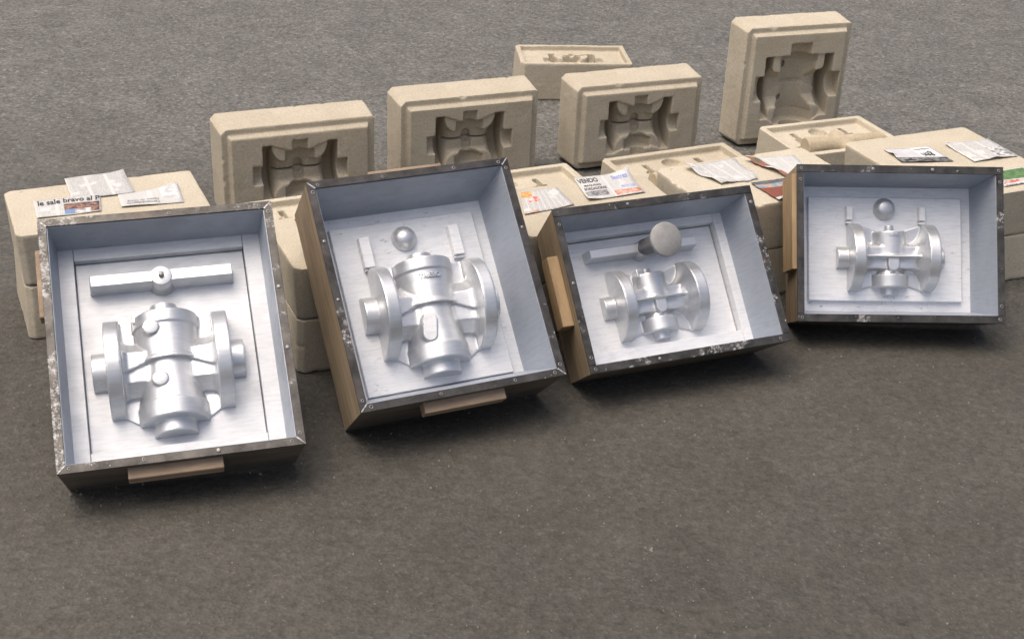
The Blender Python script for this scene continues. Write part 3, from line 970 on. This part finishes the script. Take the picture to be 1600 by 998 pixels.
o, at = sheet([(.004, 3.142), (.094, 3.18), (.134, 3.084), (.018, 3.012)], ZT, 5, mat_paper('newsprint_listings', 21., 9, 22, ink=.36, blocks=[(.02, .72, .28, .97, (.52, .22, .08), (.55, .42, .16), 9), (.16, .45, .40, .70, (.48, .14, .09), (.58, .54, .5), 9), (.02, .03, .3, .09, (.5, .08, .05), (.6, .4, .3), 6)]), 'newspaper sheet of small adverts with two orange pictures, right of the second box')
o, at = sheet([(.135, 3.245), (.27, 3.299), (.307, 3.178), (.168, 3.111)], ZT, 6, mat_paper('newsprint_adverts', 25., 4, 20, ink=.22, blocks=[(.03, .12, .42, .34, (.12, .12, .12), (.34, .34, .34), 16), (.52, .06, .98, .26, (.48, .18, .11), (.56, .42, .36), 16), (.70, .34, .95, .46, (.26, .29, .46), (.45, .47, .56), 18)]), 'newspaper sheet headed VENDO, above the box with the plug', lift=[(1, 1, .45, .018), (0, 0, .4, .006)])
headline(o, at, 'VENDO', (.02, .70, .38, .90))
headline(o, at, 'MAQUINAS', (.08, .52, .38, .62))
headline(o, at, 'BORDADORAS', (.05, .38, .44, .49))
headline(o, at, 'Sastres', (.64, .74, .92, .90), INK_BLUE)
o, at = sheet([(.414, 3.346), (.547, 3.431), (.598, 3.297), (.498, 3.252)], ZT, 7, mat_paper('newsprint_lists', 29., 4, 22, ink=.28), 'curled newspaper sheet of grey lists, left of two on its mould', lift=[(0, .9, .5, .020), (.1, .2, .4, .012), (1, .2, .3, .008)], ragged=.012)
o, at = sheet([(.578, 3.418), (.711, 3.474), (.735, 3.354), (.667, 3.322)], ZT, 8, mat_paper('newsprint_crumpled', 33., 3, 18, ink=.2, blocks=[(-.1, -.1, .22, 1.1, (.38, .13, .10), (.12, .13, .08), 5), (.03, .25, .2, .55, (.66, .65, .63), (.6, .6, .6), 3)]), 'crumpled newspaper sheet with a torn colour edge, beside the rightmost box corner', lift=[(0, 1, .5, .014), (.0, .3, .4, .010)], ragged=.014)
o, at = sheet([(.572, 3.269), (.665, 3.309), (.69, 3.19), (.627, 3.165)], ZT, 9, mat_paper('newsprint_colour', 37., 2, 8, blocks=[(-.1, .10, 1.1, .66, (.26, .075, .055), (.17, .08, .055), 16), (-.1, .66, 1.1, .84, (.50, .33, .18), (.18, .27, .36), 8), (-.1, .84, 1.1, 1.1, (.09, .09, .10), (.14, .14, .15), 6)]), 'dark red colour picture page hanging near the front edge of its mould', lift=[(.2, 0, .6, .007)], ragged=.008)
o, at = sheet([(.959, 3.542), (1.085, 3.577), (1.13, 3.482), (.989, 3.456)], ZT, 10, mat_paper('newsprint_plain', 41., 3, 20, tint=(.57, .57, .585), ink=.12, blocks=[(-.1, -.1, 1.1, .30, (.03, .03, .035), (.24, .24, .23), 8), (.56, .36, .97, .97, (.72, .71, .70), (.70, .70, .69), 3)]), 'newspaper sheet with big upside-down black letters, behind the rightmost box', lift=[(0, .5, .4, .008)])
headline(o, at, 'gen', (.60, .38, .86, .70), INK, True)
headline(o, at, 'tajado', (.58, .76, .92, .92), INK_GREY, True)
o, at = sheet([(1.135, 3.604), (1.265, 3.661), (1.314, 3.541), (1.184, 3.484)], ZT, 11, mat_paper('newsprint_photo', 45., 3, 22, ink=.3, blocks=[(.62, .08, .97, .55, (.16, .16, .16), (.62, .62, .61), 7), (.0, .0, .20, .6, (.40, .40, .36), (.62, .62, .58), 7)]), 'newspaper sheet with a grey photo at the far right rear', lift=[(.5, 0, .5, .006), (0, 1, .3, .006)], ragged=.006)
o, at = sheet([(1.222, 3.424), (1.30, 3.46), (1.345, 3.385), (1.216, 3.322)], ZT, 12, mat_paper('newsprint_green', 49., 3, 8, blocks=[(.05, .35, .97, .95, (.07, .15, .06), (.13, .22, .10), 8), (.05, .15, .97, .30, (.5, .1, .07), (.6, .5, .45), 8)]), 'green printed newspaper sheet peeping out right of the rightmost box')
